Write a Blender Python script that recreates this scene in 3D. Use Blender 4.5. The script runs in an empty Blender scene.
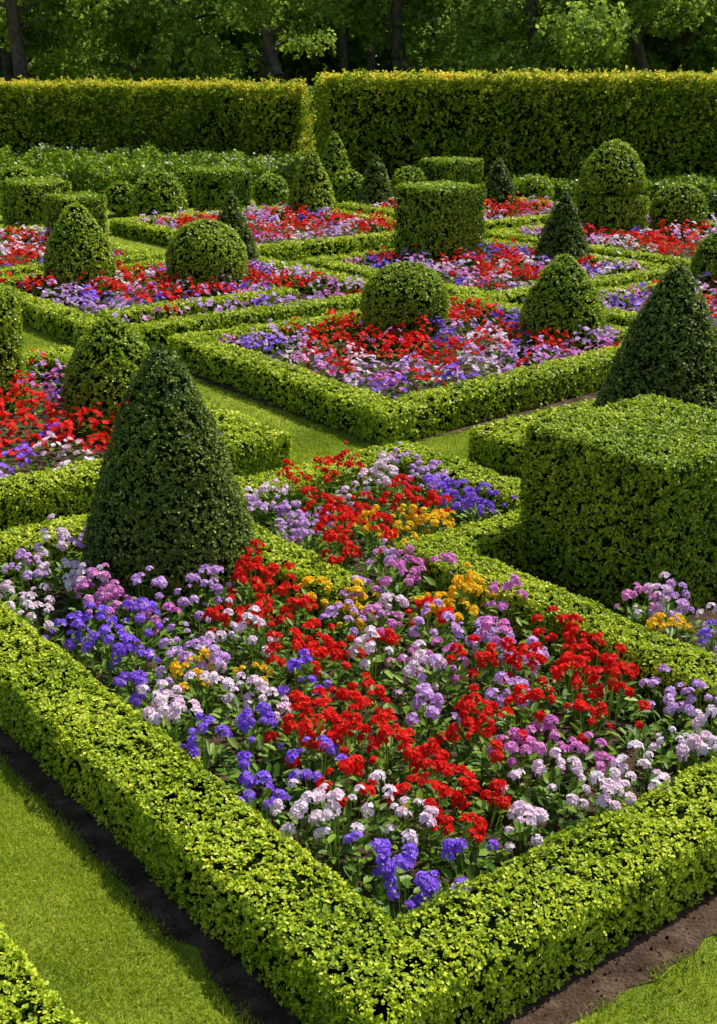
import bpy, math
import numpy as np
rng=np.random.default_rng(11)
EU=np.array([-.607,.794]);EV=np.array([.794,.607])
def W(u,v): return u*EU[0]+v*EV[0], u*EU[1]+v*EV[1]
def nrm(a): return a/np.maximum(np.linalg.norm(a,axis=-1,keepdims=True),1e-9)
def noise(p,f,seed=0):
    r=np.random.default_rng(seed+100);o=np.zeros(len(p))
    for i in range(6):
        k=r.normal(size=3)*f*(1+.35*i);o+=np.sin(p@k+r.uniform(0,6.28))/(1+.3*i)
    return o/3.
# ------------------------------------------------------------------ mesh builder
class MB:
    def __init__(s): s.V=[];s.F=[];s.M=[];s.R=[];s.n=0
    def add(s,V,F,m,R):
        V=np.asarray(V,np.float32).reshape(-1,3);F=np.asarray(F,np.int32).reshape(-1,4)
        s.V.append(V);s.F.append(F+s.n);s.n+=len(V)
        s.M.append(np.broadcast_to(np.asarray(m,np.int32),(len(F),)));s.R.append(np.broadcast_to(np.asarray(R,np.float32),(len(F),)))
    def build(s,name,mats,smooth=False):
        V=np.concatenate(s.V);F=np.concatenate(s.F);me=bpy.data.meshes.new(name)
        me.vertices.add(len(V));me.vertices.foreach_set('co',V.ravel())
        me.loops.add(len(F)*4);me.loops.foreach_set('vertex_index',F.ravel())
        me.polygons.add(len(F));me.polygons.foreach_set('loop_start',np.arange(0,len(F)*4,4,dtype=np.int32))
        me.polygons.foreach_set('material_index',np.concatenate(s.M).astype(np.int32))
        me.update(calc_edges=True)
        a=me.attributes.new('rnd','FLOAT','FACE');a.data.foreach_set('value',np.concatenate(s.R).astype(np.float32))
        for m in mats: me.materials.append(m)
        ob=bpy.data.objects.new(name,me);bpy.context.collection.objects.link(ob)
        return ob
def leaves(mb,P,D,U,L,Wd,m,R,hexa=False,cup=.25):
    n=len(P);L=np.broadcast_to(L,(n,))[:,None];Wd=np.broadcast_to(Wd,(n,))[:,None]
    S=nrm(np.cross(D,U));N=np.cross(S,D)
    if hexa:
        a=P+0*S;r1=P+D*L*.32+S*Wd*.9+N*Wd*cup;r2=P+D*L*.75+S*Wd*.75+N*Wd*cup;t=P+D*L-N*Wd*.1;l2=P+D*L*.75-S*Wd*.75+N*Wd*cup;l1=P+D*L*.32-S*Wd*.9+N*Wd*cup
        V=np.stack([a,r1,r2,t,l2,l1],1).reshape(-1,3);b=np.arange(n)[:,None]*6
        F=np.concatenate([b+np.array([[0,1,2,3]]),b+np.array([[0,3,4,5]])],1).reshape(-1,4)
        mb.add(V,F,np.repeat(np.broadcast_to(m,(n,)),2),np.repeat(np.broadcast_to(R,(n,)),2))
    else:
        V=np.stack([P,P+D*L*.5+S*Wd+N*Wd*cup,P+D*L,P+D*L*.5-S*Wd+N*Wd*cup],1).reshape(-1,3)
        mb.add(V,np.arange(4*n).reshape(-1,4),m,R)
def sprigs(mb,P,Nr,k,L,m,hexa,bright=0.,jit=.34,wr=.37,spread=(.75,1.52)):
    n=len(P)
    if n==0: return
    A=nrm(Nr+rng.normal(size=(n,3))*jit+np.array([0,0,.2]))
    sr=rng.random(n)
    lump=noise(P,3.0,3)*.5+.5
    A2=np.repeat(A,k,0);P2=np.repeat(P,k,0)
    T=nrm(np.cross(A2,rng.normal(size=A2.shape)))
    th=rng.uniform(spread[0],spread[1],n*k)[:,None]
    D=A2*np.cos(th)+T*np.sin(th)
    Ls=L*rng.uniform(.55,1.25,n*k)
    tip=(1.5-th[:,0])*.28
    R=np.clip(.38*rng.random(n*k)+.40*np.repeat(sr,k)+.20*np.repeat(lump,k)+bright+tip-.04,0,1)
    leaves(mb,P2+rng.normal(size=P2.shape)*L*.25,D,A2,Ls,Ls*wr,m,R,hexa)
def lodL(x,y):
    d=math.sqrt(x*x+y*y+9);return min(max(.0023*d,.0160),max(.027,.0018*d),.05)
# ------------------------------------------------------------------ clipped box segments
def seg_world(s):
    u0,v0,u1,v1,w,h=s
    p0=np.array(W(u0,v0));p1=np.array(W(u1,v1));L=np.linalg.norm(p1-p0);d=(p1-p0)/L
    return p0,d,np.array([-d[1],d[0]]),L,w,h
def inside(P,sw,m):
    p0,d,q,L,w,h=sw
    r=P[:,:2]-p0;a=r@d;b=r@q
    return (a>-w/2+m)&(a<L+w/2-m)&(abs(b)<w/2-m)&(P[:,2]<h-m)
def seg_pts(sw,dens,r=.04,ext=None):
    p0,d,q,L,w,h=sw
    e=w/2 if ext is None else ext
    LL=L+2*e
    areas=np.array([LL*h,LL*h,LL*w,w*h,w*h]);out=[];no=[]
    for i,A in enumerate(areas):
        n=int(A*dens)
        a=rng.uniform(-e,L+e,n);b=rng.uniform(-w/2,w/2,n);z=rng.uniform(.0,h,n)
        na=np.zeros(n);nb=np.zeros(n);nz=np.zeros(n)
        if i==0: b=np.full(n,w/2);nb+=1
        if i==1: b=np.full(n,-w/2);nb-=1
        if i==2: z=np.full(n,h);nz+=1
        if i==3: a=np.full(n,L+e);na+=1
        if i==4: a=np.full(n,-e);na-=1
        cb=np.clip(b,-w/2+r,w/2-r);ca=np.clip(a,-e+r,L+e-r);cz=np.minimum(z,h-r)
        v=np.stack([a-ca,b-cb,z-cz],1);ln=np.linalg.norm(v,axis=1)
        vn=nrm(v);vn=np.where(ln[:,None]>1e-6,vn,np.stack([na,nb,nz],1))
        a=ca+vn[:,0]*r;b=cb+vn[:,1]*r;z=cz+vn[:,2]*r
        P=np.stack([p0[0]+d[0]*a+q[0]*b,p0[1]+d[1]*a+q[1]*b,z],1)
        N=np.stack([d[0]*vn[:,0]+q[0]*vn[:,1],d[1]*vn[:,0]+q[1]*vn[:,1],vn[:,2]],1)
        out.append(P);no.append(N)
    P=np.concatenate(out);N=np.concatenate(no)
    return P,N
def core_box(mb,sw,m,ins,ext=None):
    p0,d,q,L,w,h=sw;e=(w/2 if ext is None else ext)-ins;b=w/2-ins
    c=[]
    for z in (0,h-ins):
        for a,bb in ((-e,-b),(L+e,-b),(L+e,b),(-e,b)):
            c.append((p0[0]+d[0]*a+q[0]*bb,p0[1]+d[1]*a+q[1]*bb,z))
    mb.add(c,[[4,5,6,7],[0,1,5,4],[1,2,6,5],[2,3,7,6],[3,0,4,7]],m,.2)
def hedge(name,segs,mats,dmul=1.,bright=0,Lmul=1.,amp=.014,k=5):
    mb=MB();sws=[seg_world(s) for s in segs]
    for i,sw in enumerate(sws):
        p0,d,q,L,w,h=sw
        mid=p0+d*L/2
        ll=lodL(*mid)*Lmul
        P,N=seg_pts(sw,dmul/(ll*1.1)**2)
        keep=np.ones(len(P),bool)
        for j,o in enumerate(sws):
            if j!=i: keep&=~inside(P,o,.03)
            if j<i:
                keep&=~(inside(P*np.array([1,1,0]),o,0)&(P[:,2]>o[5]-.02))
        P=P[keep];N=N[keep]
        P=P+N*((noise(P,5.,1)*amp+noise(P,17.,2)*amp*.7+rng.normal(size=len(P))*ll*.3)[:,None]-ll*.3)
        hx=ll<.022
        sprigs(mb,P,N,k,ll,0,hx,bright)
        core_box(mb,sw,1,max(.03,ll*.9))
    return mb.build(name,mats)
# ------------------------------------------------------------------ topiary of revolution
def topiary(name,x,y,prof,h,R,mats,z0=0,Lmul=1.,bright=0,mb=None,amp=.011,build=True):
    mb=mb or MB();ll=lodL(x,y)*Lmul
    t=np.linspace(0,1,60);r=R*prof(t);z=t*h
    ds=np.hypot(np.diff(r),np.diff(z));A=ds*(r[1:]+r[:-1])*math.pi
    n=int(A.sum()/(ll*1.05)**2)
    i=rng.choice(len(A),n,p=A/A.sum());f=rng.random(n)
    rr=r[i]*(1-f)+r[i+1]*f;zz=z[i]*(1-f)+z[i+1]*f
    an=rng.uniform(0,2*math.pi,n);dr=np.diff(r)[i]/ds[i];dz=np.diff(z)[i]/ds[i]
    N=np.stack([np.cos(an)*dz,np.sin(an)*dz,-dr],1)
    P=np.stack([x+rr*np.cos(an),y+rr*np.sin(an),z0+zz],1)
    P=P+N*((noise(P,4.,int(abs(x*7+y*3)))*amp*1.3+noise(P,14.,5)*amp*.7+rng.normal(size=n)*ll*.22)[:,None]-ll*.3)
    sprigs(mb,P,N,5,ll,0,ll<.022,bright)
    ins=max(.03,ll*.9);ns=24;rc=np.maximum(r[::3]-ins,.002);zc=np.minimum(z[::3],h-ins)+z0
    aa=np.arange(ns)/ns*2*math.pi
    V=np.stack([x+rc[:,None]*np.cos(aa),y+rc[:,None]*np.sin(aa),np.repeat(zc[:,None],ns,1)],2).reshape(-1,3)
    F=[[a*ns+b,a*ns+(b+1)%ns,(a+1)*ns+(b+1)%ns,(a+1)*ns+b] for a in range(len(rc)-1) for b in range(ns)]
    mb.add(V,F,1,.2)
    return mb.build(name,mats) if build else mb
def pcone(e=.8,tb=.12,cut=.82):
    return lambda t:(np.clip(1-t,0,1)**e)*(cut+(1-cut)*np.clip(t/tb,0,1)**.6)/((1-tb)**e)
def pball(): return lambda t:np.sqrt(np.clip(1-(2*t-1)**2,0,1))**.95
def pdome(): return lambda t:np.where(t<.3,.9+.1*np.sin(t/.3*1.57),np.sqrt(np.clip(1-((t-.3)/.7)**2.3,0,1)))
def pegg(): return lambda t:np.where(t<.25,.84+.16*np.sin(t/.25*1.57),np.clip(1-((t-.25)/.75)**1.75,0,1)**.72)
def pcap(): return lambda t:np.where(t<.14,.35+.65*np.sqrt(np.clip(1-(1-t/.14)**2,0,1)),np.clip(1-((t-.14)/.86)**1.9,0,1)**.66)
# ------------------------------------------------------------------ materials
def newmat(name):
    m=bpy.data.materials.new(name);m.use_nodes=True;nt=m.node_tree;nt.nodes.clear();return m,nt
def leafmat(name,cols,trans=.22,rough=.5,spec=.3,tc=None):
    m,nt=newmat(name);N=nt.nodes;K=nt.links
    at=N.new('ShaderNodeAttribute');at.attribute_name='rnd'
    rp=N.new('ShaderNodeValToRGB');e=rp.color_ramp.elements
    while len(e)<len(cols): e.new(.5)
    for i,(p,c) in enumerate(cols): e[i].position=p;e[i].color=(*c,1)
    K.new(at.outputs['Fac'],rp.inputs[0])
    pr=N.new('ShaderNodeBsdfPrincipled');pr.inputs['Roughness'].default_value=rough;pr.inputs['Specular IOR Level'].default_value=spec
    K.new(rp.outputs[0],pr.inputs['Base Color'])
    tr=N.new('ShaderNodeBsdfTranslucent');K.new(rp.outputs[0],tr.inputs[0])
    mx=N.new('ShaderNodeMixShader');mx.inputs[0].default_value=trans
    K.new(pr.outputs[0],mx.inputs[1]);K.new(tr.outputs[0],mx.inputs[2])
    o=N.new('ShaderNodeOutputMaterial');K.new(mx.outputs[0],o.inputs[0]);return m
def noisemat(name,stops,scale,rough=.9,bump=.3,bscale=None,detail=8,spec=.2):
    m,nt=newmat(name);N=nt.nodes;K=nt.links
    tc=N.new('ShaderNodeNewGeometry')
    n1=N.new('ShaderNodeTexNoise');n1.inputs['Scale'].default_value=scale;n1.inputs['Detail'].default_value=detail
    K.new(tc.outputs['Position'],n1.inputs['Vector'])
    rp=N.new('ShaderNodeValToRGB');e=rp.color_ramp.elements
    while len(e)<len(stops): e.new(.5)
    for i,(p,c) in enumerate(stops): e[i].position=p;e[i].color=(*c,1)
    K.new(n1.outputs[0],rp.inputs[0])
    n2=N.new('ShaderNodeTexNoise');n2.inputs['Scale'].default_value=bscale or scale*6;n2.inputs['Detail'].default_value=6
    K.new(tc.outputs['Position'],n2.inputs['Vector'])
    b=N.new('ShaderNodeBump');b.inputs['Strength'].default_value=bump;b.inputs['Distance'].default_value=.02
    K.new(n2.outputs[0],b.inputs['Height'])
    mul=N.new('ShaderNodeMix');mul.data_type='RGBA';mul.blend_type='MULTIPLY';mul.inputs[0].default_value=.7
    K.new(rp.outputs[0],mul.inputs[6])
    r2=N.new('ShaderNodeValToRGB');r2.color_ramp.elements[0].position=.3;r2.color_ramp.elements[0].color=(.35,.35,.35,1);r2.color_ramp.elements[1].position=.7
    K.new(n2.outputs[0],r2.inputs[0]);K.new(r2.outputs[0],mul.inputs[7])
    pr=N.new('ShaderNodeBsdfPrincipled');pr.inputs['Roughness'].default_value=rough;pr.inputs['Specular IOR Level'].default_value=spec
    K.new(mul.outputs[2],pr.inputs['Base Color']);K.new(b.outputs[0],pr.inputs['Normal'])
    o=N.new('ShaderNodeOutputMaterial');K.new(pr.outputs[0],o.inputs[0]);return m
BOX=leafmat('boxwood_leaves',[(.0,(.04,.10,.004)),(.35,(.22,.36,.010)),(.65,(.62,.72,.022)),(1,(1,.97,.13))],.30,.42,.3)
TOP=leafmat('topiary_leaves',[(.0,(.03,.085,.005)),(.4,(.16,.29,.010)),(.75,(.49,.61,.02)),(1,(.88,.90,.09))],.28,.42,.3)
YEW=leafmat('dark_yew_leaves',[(.0,(.02,.05,.008)),(.5,(.10,.17,.016)),(.8,(.28,.36,.035)),(1,(.68,.70,.15))],.25,.45,.3)
TALL=leafmat('beech_hedge_leaves',[(.0,(.03,.08,.006)),(.45,(.16,.28,.012)),(.75,(.45,.53,.025)),(1,(.98,.80,.10))],.45,spec=.12)
TREE=leafmat('tree_leaves',[(.0,(.05,.10,.02)),(.5,(.21,.34,.045)),(.85,(.46,.60,.065)),(1,(.70,.78,.12))],.52,spec=.12)
CORE=noisemat('gap_shade_core',[(.3,(.008,.016,.003)),(.7,(.02,.035,.006))],30,1,.2,spec=0)  # dark solid core; shade between the leaves is put into its colour
BARK=noisemat('bark',[(.3,(.07,.055,.04)),(.7,(.22,.18,.13))],6)
SOIL=noisemat('soil',[(.3,(.065,.040,.026)),(.55,(.14,.088,.060)),(.75,(.23,.16,.11))],9,.95,1.,70,spec=.05)
LAWN=noisemat('lawn',[(.3,(.15,.23,.022)),(.5,(.28,.36,.034)),(.7,(.44,.48,.06))],1.6,.9,.5,160,spec=.05)
BLADE=leafmat('grass_blades',[(.0,(.12,.21,.014)),(.4,(.31,.42,.026)),(.8,(.60,.65,.055)),(1,(.78,.70,.2))],.35,.55,.2)
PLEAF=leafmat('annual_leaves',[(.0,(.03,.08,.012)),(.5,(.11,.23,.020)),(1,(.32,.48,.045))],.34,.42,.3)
def petal(name,a,b): return leafmat(name,[(0,a),(1,b)],.28,.6,.15)
RED=petal('red_petals',(.65,.003,.004),(1,.03,.012))
LAV=petal('lavender_petals',(.56,.24,.70),(.92,.66,.97))
PUR=petal('purple_petals',(.21,.05,.68),(.48,.25,1))
PNK=petal('pale_pink_petals',(.88,.58,.76),(1,.93,.95))
MAG=petal('magenta_petals',(.66,.13,.52),(.94,.42,.78))
YEL=petal('yellow_petals',(.98,.46,.006),(1,.80,.03))
WHT=petal('white_petals',(.6,.6,.5),(.85,.85,.75))
FM=[PLEAF,RED,LAV,PUR,PNK,MAG,YEL,WHT]
# ------------------------------------------------------------------ ground
def sheet(name,c,z,mat):
    me=bpy.data.meshes.new(name);me.from_pydata([(x,y,z) for x,y in c],[],[tuple(range(len(c)))]);me.materials.append(mat)
    o=bpy.data.objects.new(name,me);bpy.context.collection.objects.link(o);return o
sheet('lawn_ground',[(-250,-60),(250,-60),(250,400),(-250,400)],0,LAWN)
soilrects=[]
def soil(u0,v0,u1,v1,jag=.04):
    i=len(soilrects);soilrects.append((u0,v0,u1,v1));pts=[]
    cs=[(u0,v0),(u0,v1),(u1,v1),(u1,v0)]
    for a,b in zip(cs,cs[1:]+cs[:1]):
        n=40
        for k in range(n):
            f=k/n;pts.append(W(a[0]+(b[0]-a[0])*f+rng.normal()*jag*.4,a[1]+(b[1]-a[1])*f+rng.normal()*jag*.4))
    sheet('soil_bed',pts,.004+.0015*i,SOIL)
# ------------------------------------------------------------------ flowers
def flowers(mb,P,col,d):
    n=len(P)
    near=d<10;mid=d<18
    hs=rng.uniform(.76,1.25,n)*(1.12 if near else 1.05)
    kl=54 if near else (11 if mid else 5)
    idx=np.repeat(np.arange(n),kl);m=len(idx)
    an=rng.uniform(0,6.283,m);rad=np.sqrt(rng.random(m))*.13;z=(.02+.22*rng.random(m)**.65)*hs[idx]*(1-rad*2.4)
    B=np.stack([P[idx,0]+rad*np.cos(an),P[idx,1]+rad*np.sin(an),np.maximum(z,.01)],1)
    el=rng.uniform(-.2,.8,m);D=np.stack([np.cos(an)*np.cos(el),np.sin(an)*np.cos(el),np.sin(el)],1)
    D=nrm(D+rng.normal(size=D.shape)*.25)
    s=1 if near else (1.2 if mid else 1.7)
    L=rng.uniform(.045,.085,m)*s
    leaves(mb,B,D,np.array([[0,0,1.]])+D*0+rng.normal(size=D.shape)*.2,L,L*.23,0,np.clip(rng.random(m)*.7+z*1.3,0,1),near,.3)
    kh=13 if near else (11 if mid else 9)
    kk=np.where(rng.random(n)<.18,.4,1.)
    idx=np.repeat(np.arange(n),kh);idx=idx[rng.random(len(idx))<kk[idx]];m=len(idx);c=col[idx]
    an=rng.uniform(0,6.283,m);rad=np.sqrt(rng.random(m))*.130
    z=(.33-6.4*rad**2+rng.normal(size=m)*.02)*hs[idx]+.02*(c==1)
    H=np.stack([P[idx,0]+rad*np.cos(an),P[idx,1]+rad*np.sin(an),z],1)
    A=nrm(np.stack([np.cos(an)*rad*7,np.sin(an)*rad*7,np.ones(m)],1)+rng.normal(size=(m,3))*.22)
    hr=rng.uniform(.013,.0265,m)*(1.12 if near else 1.14 if mid else 1.35)
    hrr=rng.random(m)
    if near:
        S0=H.copy();S0[:,2]=.05;S0[:,:2]=P[idx]*.6+H[:,:2]*.4
        Dd=H-S0;Ls=np.linalg.norm(Dd,axis=1);leaves(mb,S0,nrm(Dd),A,Ls,.003,0,.6)
        nf=9;i2=np.repeat(np.arange(m),nf);q=len(i2)
        j=np.tile(np.arange(nf),m);th=(np.where(j==0,.05,np.where(j<4,.55,1.05))+rng.normal(size=q)*.12)
        T1=nrm(np.cross(A,np.array([[.3,.1,1.]])));T2=np.cross(A,T1)
        ph=np.where(j<4,j*2.094,j*1.2566)+np.repeat(rng.uniform(0,6.28,m),nf)
        T=T1[i2]*np.cos(ph)[:,None]+T2[i2]*np.sin(ph)[:,None]
        FD=A[i2]*np.cos(th)[:,None]+T*np.sin(th)[:,None]
        FP=H[i2]+FD*hr[i2][:,None]-A[i2]*hr[i2][:,None]*.5
        i3=np.repeat(np.arange(q),5);w=len(i3);pj=np.tile(np.arange(5),q)
        E1=nrm(np.cross(FD,np.array([[.1,1.,.2]])));E2=np.cross(FD,E1)
        pp=pj*1.2566+np.repeat(rng.uniform(0,6.28,q),5)
        PD=E1[i3]*np.cos(pp)[:,None]+E2[i3]*np.sin(pp)[:,None]+FD[i3]*.25
        pl=hr[i2][i3]*rng.uniform(.6,.8,w)
        leaves(mb,FP[i3],nrm(PD),FD[i3],pl,pl*.42,c[i2][i3],np.clip(hrr[i2][i3]*.5+rng.random(w)*.5,0,1),False,.15)
        k=(c[i2]!=1)&(rng.random(q)<.6)
        e=FP[k]+FD[k]*.002
        leaves(mb,e-E1[k]*.002,E1[k],FD[k],.004,.002,7,.6,False,0)
    else:
        npt=7 if mid else 5
        i3=np.repeat(np.arange(m),npt);w=len(i3);pj=np.tile(np.arange(npt),m)
        E1=nrm(np.cross(A,np.array([[.1,1.,.2]])));E2=np.cross(A,E1)
        pp=pj*(6.283/npt)+np.repeat(rng.uniform(0,6.28,m),npt)
        PD=nrm(E1[i3]*np.cos(pp)[:,None]+E2[i3]*np.sin(pp)[:,None]+A[i3]*rng.uniform(-.3,.6,w)[:,None])
        pl=hr[i3]*rng.uniform(1.1,1.6,w)
        leaves(mb,H[i3],PD,A[i3],pl,pl*.5,c[i3],np.clip(hrr[i3]*.5+rng.random(w)*.5,0,1),False,.2)
def plant_bed(name,rects,d,seeds=None,avoid=(),spacing=.21,w=None,cell=.5):
    pts=[]
    for (u0,v0,u1,v1) in rects:
        nu=max(1,int((u1-u0)/spacing));nv=max(1,int((v1-v0)/spacing))
        for i in range(nu):
            for j in range(nv):
                pts.append((u0+(i+.5+rng.uniform(-.38,.38))*(u1-u0)/nu,v0+(j+.5+rng.uniform(-.38,.38))*(v1-v0)/nv))
    pts=np.array(pts)
    if seeds is None:
        sd=[];co=[]
        for (u0,v0,u1,v1) in rects:
            for a in np.arange(u0,u1+.1,cell):
                for b in np.arange(v0,v1+.1,cell):
                    aa=a+rng.uniform(-.25,.25);bb=b+rng.uniform(-.25,.25);sd.append((aa,bb))
                    edge=min(aa-u0,u1-aa,bb-v0,v1-bb)<.35
                    pr=[.16,.32,.20,.20,.12] if edge else [.70,.10,.06,.09,.05]
                    co.append(int(rng.choice([1,2,3,4,5],p=pr)))
        sd=np.array(sd);co=np.array(co)
    else:
        sd=np.array([(s[0],s[1]) for s in seeds]);co=np.array([s[2] for s in seeds])
    jit=pts+rng.normal(size=pts.shape)*.06
    c=co[np.argmin(((jit[:,None]-sd[None])**2).sum(2),1)]
    c=np.where(rng.random(len(c))<.06,rng.choice([1,1,2,3,4,4,6] if d<10 else [1,2,3,4,5],len(c)),c)
    xy=pts[:,:1]*EU+pts[:,1:]*EV
    k=np.ones(len(xy),bool)
    for ax,ay,ar in avoid: k&=np.hypot(xy[:,0]-ax,xy[:,1]-ay)>ar
    mb=MB();flowers(mb,xy[k],c[k],d);return mb.build(name,FM)
HW,HH=.37,.31
def ring(u0,v0,u1,v1,w=HW,h=HH): return [(u0,v0,u1,v0,w,h),(u0,v1,u1,v1,w,h),(u0,v0,u0,v1,w,h),(u1,v0,u1,v1,w,h)]
bm=[BOX,CORE]
# ---- front bed
soil(2.36,1.86,7.5,6.25)
hedge('boxwood_hedge',[(2.71,2.18,4.0,2.18,HW,HH),(4.0,2.18,5.5,2.18,HW,HH),(5.5,2.18,7.38,2.18,HW,HH),(2.71,2.18,2.71,4.87,HW,HH),(2.71,4.87,5.55,4.87,.32,HH),
  (7.38,2.18,7.38,6.10,.33,.3),(5.6,4.07,7.38,4.07,.30,.3),(5.63,4.87,5.63,6.10,.32,.3),(5.63,6.10,7.38,6.10,.33,.3)],bm)
R_,L_,P_,K_,M_,Y_=1,2,3,4,5,6
seedsA=[(2.95,2.6,P_),(3.1,2.55,P_),(3.35,2.55,K_),(3.6,2.6,K_),(3.95,2.6,P_),(4.25,2.6,P_),(4.6,2.6,K_),(4.95,2.6,L_),(5.35,2.55,P_),(5.75,2.6,P_),(6.3,2.6,K_),(6.9,2.7,L_),
 (3.0,3.0,P_),(3.05,3.35,K_),(3.0,3.65,K_),(3.05,3.95,P_),(3.0,4.35,K_),(3.3,4.5,L_),
 (3.4,3.0,R_),(3.7,3.0,R_),(3.5,3.35,R_),(3.75,3.5,R_),(3.4,3.75,M_),(3.5,4.1,R_),(3.8,4.3,R_),(4.1,4.3,R_),(4.1,4.0,R_),(3.8,3.85,L_),
 (4.1,3.0,R_),(4.45,2.95,K_),(4.7,3.0,R_),(4.3,3.3,R_),(4.1,3.6,L_),(4.45,3.6,K_),(4.4,4.0,M_),(4.5,4.5,M_),(4.85,4.4,Y_),(4.6,4.25,L_),(4.75,4.0,R_),(4.75,3.4,R_),(4.95,2.95,Y_),(5.2,3.2,K_),(4.85,3.15,Y_),
 (5.0,3.6,R_),(5.1,4.1,M_),(5.1,3.9,L_),(5.3,3.4,R_),(5.3,2.9,L_),(5.4,3.65,R_),(5.5,4.0,Y_),(5.6,4.2,L_),(5.45,4.5,M_),(5.6,3.7,R_),(5.9,2.9,M_),(6.0,3.2,L_),(6.2,3.7,R_),(6.9,3.2,L_),
 (5.75,4.3,R_),(5.9,4.6,R_),(5.95,5.0,Y_),(6.0,5.3,R_),(5.95,5.7,P_),(6.25,5.8,P_),(6.6,5.8,L_),(7.0,5.8,L_),(6.3,4.35,L_),(6.7,4.35,L_),(7.1,4.4,K_),(6.3,4.8,R_),(6.6,5.0,R_),(6.4,5.3,R_),(6.8,5.3,K_),(7.1,5.2,R_),(7.1,4.8,R_)]
c1=(-1.18,7.35)
plant_bed('flower_bed',[(2.94,2.41,5.6,4.68),(5.6,2.41,7.18,3.88),(5.82,4.26,7.18,5.9),(5.5,4.1,5.9,4.7)],6,seedsA,[(c1[0],c1[1],.50)],spacing=.21)
# ---- bed beside the cube
soil(2.5,5.07,5.42,7.2)
plant_bed('flower_bed',[(2.7,5.08,4.35,5.5)],8,[(3.2,5.3,L_),(3.6,5.3,P_),(3.95,5.3,K_),(4.2,5.15,M_),(4.1,5.4,L_),(3.85,5.15,Y_)],spacing=.2)
# ---- lower left hedge
soil(.5,.5,6.3,1.32)
hedge('boxwood_hedge',[(1.2,1.0,6.0,1.0,.5,HH)],bm)
# ---- bed C
soil(8.20,6.56,12.33,11.22)
hedge('boxwood_hedge',[(8.42,6.77,8.77,11.0,HW,HH),(8.42,6.77,12.1,6.87,HW,HH),(12.1,6.87,12.15,11.0,.32,.3),(8.77,11.0,12.1,11.0,.34,.3)],bm)
plant_bed('flower_bed',[(8.85,7.05,11.9,10.8)],13,None,[(.55,14.7,.45),(2.35,14.37,.42)],.21)
# ---- bed F
soil(8.2,1.2,12.55,5.64)
hedge('boxwood_hedge',ring(8.42,1.5,12.35,5.43,.35,.3),bm)
plant_bed('flower_bed',[(8.65,1.75,12.1,5.2)],13,None,[(-2.24,11.2,.44),(-3.68,11.9,.45)],.21)
# ---- bed G
soil(4.5,6.87,7.53,11.2)
hedge('boxwood_hedge',[(7.34,7.08,7.40,11,.34,.3),(4.6,7.08,7.34,7.08,.34,.3)],bm)
plant_bed('flower_bed',[(5.0,7.35,7.1,10.5)],12,None,[(2.72,10.76,.6)],.21)
# ---- bed D
soil(12.87,6.27,17.43,10.93)
hedge('boxwood_hedge',ring(13.05,6.45,17.25,10.75,.33,.29)+[(13.95,6.9,13.95,9.4,.3,.31)],bm)
plant_bed('flower_bed',[(14.15,6.7,17.05,10.55),(13.25,6.7,13.75,10.55)],19,None,[(-3.94,17.9,.4),(-2.15,17.95,.45),(-1.95,19.7,.35)],.22)
# ---- bed E
soil(11.92,11.27,16.16,15.25)
hedge('boxwood_hedge',ring(12.08,11.42,16.0,15.1,.33,.29),bm)
plant_bed('flower_bed',[(12.3,11.65,15.8,14.9)],19,None,[(1.3,20.5,.6),(3.2,19.94,.4)],.22)
# ---- bed H
soil(8.22,11.67,11.52,16.1)
hedge('boxwood_hedge',ring(8.4,11.85,11.35,15.9,.33,.29),bm)
plant_bed('flower_bed',[(8.65,12.1,11.15,15.7)],19,None,[(5.17,17.92,.42)],.22)
# ---- K
soil(18.0,5.35,22.9,9.9)
hedge('boxwood_hedge',ring(18.15,5.5,22.7,9.7,.3,.27),bm)
plant_bed('flower_bed',[(18.35,5.7,22.5,9.5)],24,None,[(-5.0,23.2,.55),(-6.15,25.0,.65)],.24)
# ---- I
soil(17.75,11.3,22.8,15.9)
hedge('boxwood_hedge',ring(17.9,11.45,22.6,15.7,.3,.27),bm)
plant_bed('flower_bed',[(18.1,11.65,22.4,15.5)],26,None,[(-.97,26.8,.45)],.24)
# ---- J
soil(12.15,15.85,17.05,20.6)
hedge('boxwood_hedge',ring(12.3,16.0,16.9,20.4,.3,.27),bm)
plant_bed('flower_bed',[(12.5,16.2,16.7,20.2)],26,None,[(4.71,24.0,.8),(6.0,24.3,.5)],.24)
# ---- L
soil(17.9,16.5,22.5,20.6)
hedge('boxwood_hedge',ring(18.05,16.65,22.3,20.4,.3,.27),bm)
plant_bed('flower_bed',[(18.25,16.85,22.1,20.2)],28,None,[(3.0,27.9,.45)],.25)
# ------------------------------------------------------------------ topiary
T=[TOP,CORE];Y=[YEW,CORE]
def box_top(name,x,y,sx,h,mats,amp=.012,bright=0,sy=None,mb=None,build=True):
    sy=sy or sx;mb=mb or MB()
    u=-.607*x+.794*y;v=.794*x+.607*y
    p0=np.array(W(u-sx/2+sy/2,v));d=EU;q=np.array([-d[1],d[0]]);sw=(p0,d,q,sx-sy,sy,h)
    ll=lodL(x,y);P,N=seg_pts(sw,1/(ll*1.05)**2,.05)
    P=P+N*((noise(P,5.,1)*amp+noise(P,15.,2)*amp*.7+rng.normal(size=len(P))*ll*.22)[:,None]-ll*.3)
    sprigs(mb,P,N,5,ll,0,ll<.022,bright);core_box(mb,sw,1,max(.035,ll*.9))
    return mb.build(name,mats) if build else mb
topiary('topiary_cone',c1[0],c1[1],pcone(.62,.18,.85),1.61,.54,Y,Lmul=.95)
cx,cy=W(4.98,6.22);box_top('topiary_cube',cx,cy,1.18,1.0,T,bright=.02,sy=1.25)
topiary('topiary_cone',2.72,10.76,pcone(.72,.1,.85),1.6,.66,Y)
topiary('topiary_cone',-2.24,11.2,pegg(),1.04,.46,T)
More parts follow.
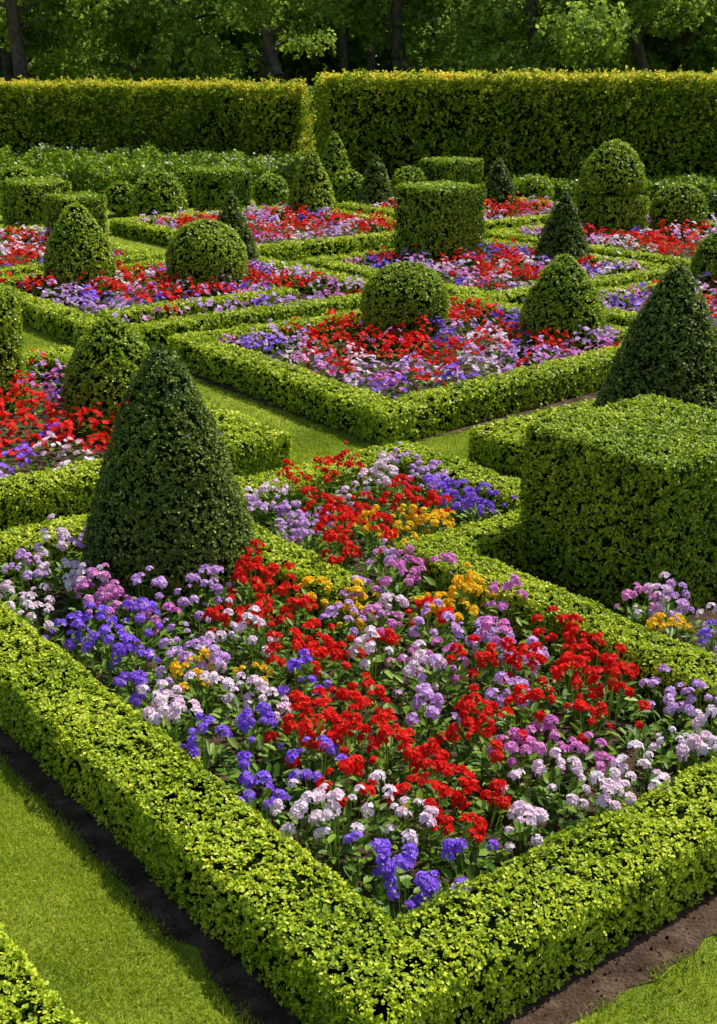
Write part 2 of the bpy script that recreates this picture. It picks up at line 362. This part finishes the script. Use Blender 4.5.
topiary('topiary_cylinder',-3.68,11.9,lambda t:np.where(t<.93,1,np.sqrt(np.clip(1-((t-.93)/.07)**2,0,1))*.12+.88*(t<.999)),1.16,.42,T)
topiary('topiary_ball',.55,14.7,pball(),.98,.51,T)
topiary('topiary_cone',2.35,14.37,pegg(),1.13,.49,T)
topiary('topiary_cone',-3.94,17.9,pegg(),1.33,.50,T)
topiary('topiary_ball',-2.15,17.95,pball(),1.08,.56,T)
topiary('topiary_cone',-1.95,19.7,pcone(.7),1.30,.44,Y)
box_top('topiary_cube',1.3,20.5,1.04,1.33,T)
topiary('topiary_cone',3.2,19.94,pcone(.7),1.3,.47,Y)
topiary('topiary_ball',5.17,17.92,pball(),.93,.43,T)
topiary('topiary_cone',-.97,26.8,pcone(.62),1.45,.56,T)
topiary('topiary_cone',-.57,31.0,pcone(.62),1.6,.52,T)
topiary('topiary_ball',-4.16,26.8,pdome(),1.05,.55,T)
box_top('topiary_cube',-2.95,28.0,.92,.98,T)
box_top('topiary_cube',-6.15,24.6,1.02,1.04,T)
box_top('topiary_cube',-5.0,22.6,.82,.97,T)
topiary('topiary_cone',.39,28.4,pcone(.65),1.25,.44,Y)
topiary('topiary_cone',3.03,27.9,pcone(.65),1.22,.45,Y)
mb=box_top('x',4.71,24.0,1.0,.82,T,build=False)
topiary('tiered_topiary',4.71,24.0,pcap(),.90,.60,T,z0=.92,mb=mb,build=False)
aa=np.arange(12)/12*6.2832
mb.add([(4.71+.1*math.cos(a),24+.1*math.sin(a),z) for z in (.75,1.0) for a in aa],[[i,(i+1)%12,12+(i+1)%12,12+i] for i in range(12)],1,.5)
mb.build('tiered_topiary',T)
topiary('topiary_ball',6.05,24.3,pball(),1.02,.52,T)
topiary('topiary_ball',7.1,25.2,pball(),.8,.4,Y)
box_top('topiary_cube',2.2,31.0,1.1,.98,T)
for x,y,r in [(-5.15,28.0,.36),(-1.95,28.8,.40),(-.25,30.0,.40),(-3.9,30,.44),(-8.2,31,.4),(1.2,30.5,.42),(4.1,29.5,.35),(5.2,28.6,.4),(-7.2,27,.35)]:
    topiary('topiary_ball',x,y,pball(),r*2,r,T)
# ------------------------------------------------------------------ tall hedges
def tall(name,x0,x1,y,depth,h,mats,amp=1.,bright=0):
    mb=MB();p0=np.array([x0+depth/2,y+depth/2]);d=np.array([1.,0]);sw=(p0,d,np.array([0,1.]),x1-x0-depth,depth,h)
    P,N=seg_pts(sw,1/(.068)**2,.12)
    k=(P[:,1]<y+depth*.5)|(P[:,2]>h*.6);P=P[k];N=N[k]
    P=P+N*((noise(P,1.6,8)*.10*amp+noise(P,5.,9)*.09*amp+rng.normal(size=len(P))*.07*amp)[:,None]-.05)
    sprigs(mb,P,N,4,.085,0,False,bright,.8,spread=(.5,1.5))
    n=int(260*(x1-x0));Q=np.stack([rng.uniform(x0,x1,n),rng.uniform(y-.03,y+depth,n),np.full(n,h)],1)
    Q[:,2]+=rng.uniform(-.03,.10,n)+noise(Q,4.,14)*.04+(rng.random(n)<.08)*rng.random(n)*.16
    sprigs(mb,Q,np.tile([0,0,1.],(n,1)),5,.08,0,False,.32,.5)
    core_box(mb,sw,1,.26);return mb.build(name,mats)
TM=[TALL,CORE]
tall('tall_hedge',-16,-2.9,36,1.3,2.5,TM)
tall('tall_hedge',-3.05,-1.45,35.7,1.3,2.44,TM,1.4,.08)
tall('tall_hedge',-.95,16,32.3,1.4,2.75,TM)
# ------------------------------------------------------------------ perennial border
mb=MB();n=8000
Q=np.stack([rng.uniform(-9.5,-.9,n),rng.uniform(32.0,35.4,n),np.zeros(n)],1)
hh=.35+.55*(noise(Q,1.5,21)*.5+.5)+.2*(Q[:,1]-32)/3.4
Q[:,2]=hh*rng.random(n)**.35
sprigs(mb,Q,np.tile([0,-.3,1.],(n,1)),5,.10,0,False,-.12,.7)
k=(rng.random(n)<.09)&(noise(Q,1.1,9)>.1);Fq=Q[k]+np.array([0,0,.08]);col=np.where(noise(Fq,1.3,6)>-.2,7,4)
for j in range(3): leaves(mb,Fq+rng.normal(size=Fq.shape)*.04,nrm(rng.normal(size=Fq.shape)),np.tile([0,0,1.],(len(Fq),1)),.08,.035,col,rng.random(len(Fq)))
mb.build('perennial_border',[TOP]+FM[1:])
mb=MB();n=5000
Q=np.stack([rng.uniform(-.8,15,n),rng.uniform(30.6,32.3,n),np.zeros(n)],1);Q[:,2]=(.2+.45*(noise(Q,1.2,31)*.5+.5))*rng.random(n)**.35
sprigs(mb,Q,np.tile([0,-.3,1.],(n,1)),5,.09,0,False,-.12,.7);mb.build('shrub_border',[TOP])
# ------------------------------------------------------------------ trees
def tube(mb,a,b,ra,rb,m,ns=8):
    a=np.array(a,float);b=np.array(b,float);d=nrm((b-a)[None])[0];s=nrm(np.cross(d,[.3,.9,.1])[None])[0];t=np.cross(d,s)
    an=np.arange(ns)/ns*6.283;rg=lambda c,r:c+r*(np.cos(an)[:,None]*s+np.sin(an)[:,None]*t)
    mb.add(np.concatenate([rg(a,ra),rg(b,rb)]),[[i,(i+1)%ns,ns+(i+1)%ns,ns+i] for i in range(ns)],m,.5)
def tree(seed,h,low):
    global rng
    keep=rng;rng=np.random.default_rng(seed);mb=MB()
    pts=[np.array([0,0,0.])]
    for i in range(6): pts.append(np.array([rng.normal()*.12*i,rng.normal()*.12*i,h*.8*(i+1)/6]))
    r=[.28*(1-i/7.5) for i in range(7)]
    for i in range(6): tube(mb,pts[i],pts[i+1],r[i],r[i+1],1,10)
    C=[]
    for i in range(26):
        f=rng.uniform(low,1);k=min(int(f*6),5);s=pts[k]*(1-(f*6-k))+pts[k+1]*(f*6-k)
        an=rng.uniform(0,6.28);ln=rng.uniform(1.4,3.2)*(1.15-f*.6);e=s+np.array([math.cos(an)*ln,math.sin(an)*ln,rng.uniform(.1,1.2)])
        tube(mb,s,(s+e)/2+[0,0,.15],.07,.05,1,5);tube(mb,(s+e)/2+[0,0,.15],e,.05,.02,1,5);C+= [(e,rng.uniform(.7,1.25)),((s+e)/2,.7)]
    for c,rr in C:
        n=int(130*rr*rr);v=nrm(rng.normal(size=(n,3)))*(rng.random(n)**.4)[:,None]*rr*np.array([1,1,.65])
        sprigs(mb,c+v,nrm(v+1e-6)+np.array([0,0,.4]),4,.17,0,False,rng.uniform(-.15,.15),.6)
    rng=keep;return mb
TRM=[TREE,BARK]
protos=[]
for i in range(5):
    protos.append(tree(40+i,rng.uniform(10,13),[.22,.3,.18,.35,.25][i]).build('deciduous_tree',TRM))
spots=[(-15,43),(-10.5,41.5),(-6,44),(-2.5,42),(1.5,45),(5.5,42),(9.5,44),(14,42),(18,46),(-20,46),(-8,50),(-3.5,51),(3.5,51),(8,50),(12.5,51),(-13,52),(-17,50),(16.5,53)]
for i,(x,y) in enumerate(spots):
    if i<5: o=protos[i]
    else:
        o=bpy.data.objects.new('deciduous_tree',protos[(i*3)%5].data);bpy.context.collection.objects.link(o)
    o.location=(x,y,0);o.rotation_euler=(0,0,i*2.1);s=.9+.25*((i*37)%10)/10;o.scale=(s,s,s)
mb=MB();n=32000
Q=np.stack([rng.uniform(-45,45,n),rng.uniform(58,66,n),rng.uniform(0,12,n)],1);Q[:,1]+=np.abs(noise(Q,.4,77))*3
sprigs(mb,Q,np.tile([0,-1.,.3],(n,1)),4,.6,0,False,-.15,.8)
for i in range(40):
    x=rng.uniform(-40,40);tube(mb,(x,57.5,0),(x+rng.normal()*.4,57.8,11),.22,.1,1)
mb.build('distant_trees',TRM)
mb=MB();n=9000
Q=np.stack([rng.uniform(-28,28,n),rng.uniform(39,56,n),np.zeros(n)],1);Q[:,2]=rng.random(n)**.5*(1.2+1.3*(noise(Q,.6,3)*.5+.5))
sprigs(mb,Q,np.tile([0,-.3,1.],(n,1)),4,.28,0,False,-.1,.8);mb.build('woodland_undergrowth',TRM)
# ------------------------------------------------------------------ grass blades
def grass(umin,umax,vmin,vmax,dens,L,Wd,mb):
    n=int((umax-umin)*(vmax-vmin)*dens);u=rng.uniform(umin,umax,n);v=rng.uniform(vmin,vmax,n);k=np.ones(n,bool)
    for a,b,c,d in soilrects:
        e=rng.normal(size=n)*.016
        k&=~((u>a+e)&(u<c+e)&(v>b+e)&(v<d+e))
    u=u[k];v=v[k];xy=u[:,None]*EU+v[:,None]*EV
    k=(np.abs(xy[:,0])<xy[:,1]*.42+1.0);xy=xy[k];n=len(xy)
    P=np.column_stack([xy,np.zeros(n)])
    D=nrm(rng.normal(size=(n,3))*np.array([.55,.55,.1])+np.array([0,0,.8]))
    pat=noise(P,2.2,12)*.5+.5;pat2=noise(P,9.,13)*.5+.5
    Ls=L*rng.uniform(.5,1.3,n)*(.6+.8*pat2)
    leaves(mb,P,D,rng.normal(size=(n,3)),Ls,Wd,0,np.clip(.45*rng.random(n)+.35*pat+.25*pat2,0,1)*(rng.random(n)>.03)+1*(rng.random(n)<.02),False,.1)
mb=MB()
grass(1.0,6.6,1.3,2.0,24000,.028,.0018,mb)
grass(.8,2.5,2.0,6.5,16000,.028,.002,mb)
grass(6.5,9.0,1.5,8.5,8000,.028,.003,mb)
grass(2.4,7.7,6.2,7.1,5000,.028,.003,mb)
grass(8.1,17,5.5,6.9,2500,.028,.005,mb)
grass(7.4,12,8.5,13,2000,.028,.005,mb)
grass(11,24,5,21,400,.035,.010,mb)
mb.build('lawn_grass',[BLADE])
mb=MB();n=9000
u=rng.uniform(2.2,7.5,n);v=rng.uniform(1.8,6.3,n);k=(v<2.05)|(u<2.55)|(rng.random(n)<.3);u=u[k];v=v[k];n=len(u)
xy=u[:,None]*EU+v[:,None]*EV;P=np.column_stack([xy,np.full(n,.006)])
s=(rng.random(n)**3*.010+.002)
for j in range(3):
    D=nrm(rng.normal(size=(n,3)));leaves(mb,P-D*s[:,None],D,rng.normal(size=(n,3)),s*2,s*.8,0,.5)
mb.build('soil_crumbs',[SOIL])
# ------------------------------------------------------------------ light, world, camera
sd=np.array([.74,.67]);sd=sd/np.linalg.norm(sd);el=math.radians(56)
from mathutils import Vector
dv=Vector((sd[0]*math.cos(el),sd[1]*math.cos(el),math.sin(el)))
sl=bpy.data.lights.new('sun','SUN');sl.energy=5;sl.angle=math.radians(.5);sl.color=(1,.96,.87)
so=bpy.data.objects.new('sun',sl);so.rotation_euler=dv.to_track_quat('Z','Y').to_euler();bpy.context.collection.objects.link(so)
w=bpy.data.worlds.new("World");bpy.context.scene.world=w;w.use_nodes=True;nt=w.node_tree
bg=nt.nodes['Background'];sk=nt.nodes.new('ShaderNodeTexSky');sk.sky_type='NISHITA';sk.sun_disc=False
sk.sun_elevation=el;sk.sun_rotation=math.atan2(sd[0],sd[1]);nt.links.new(sk.outputs[0],bg.inputs[0]);bg.inputs[1].default_value=.12
cd=bpy.data.cameras.new('camera');co=bpy.data.objects.new('camera',cd);bpy.context.collection.objects.link(co)
cd.sensor_fit='VERTICAL';cd.sensor_height=24;cd.lens=24*1255/1024;cd.clip_end=1000;cd.clip_start=.05
co.location=(0,0,3.2);co.rotation_euler=(math.pi/2-math.atan(452/1255),0,0)
sc=bpy.context.scene;sc.camera=co;sc.view_settings.view_transform='Standard';sc.view_settings.look='None';sc.view_settings.exposure=0
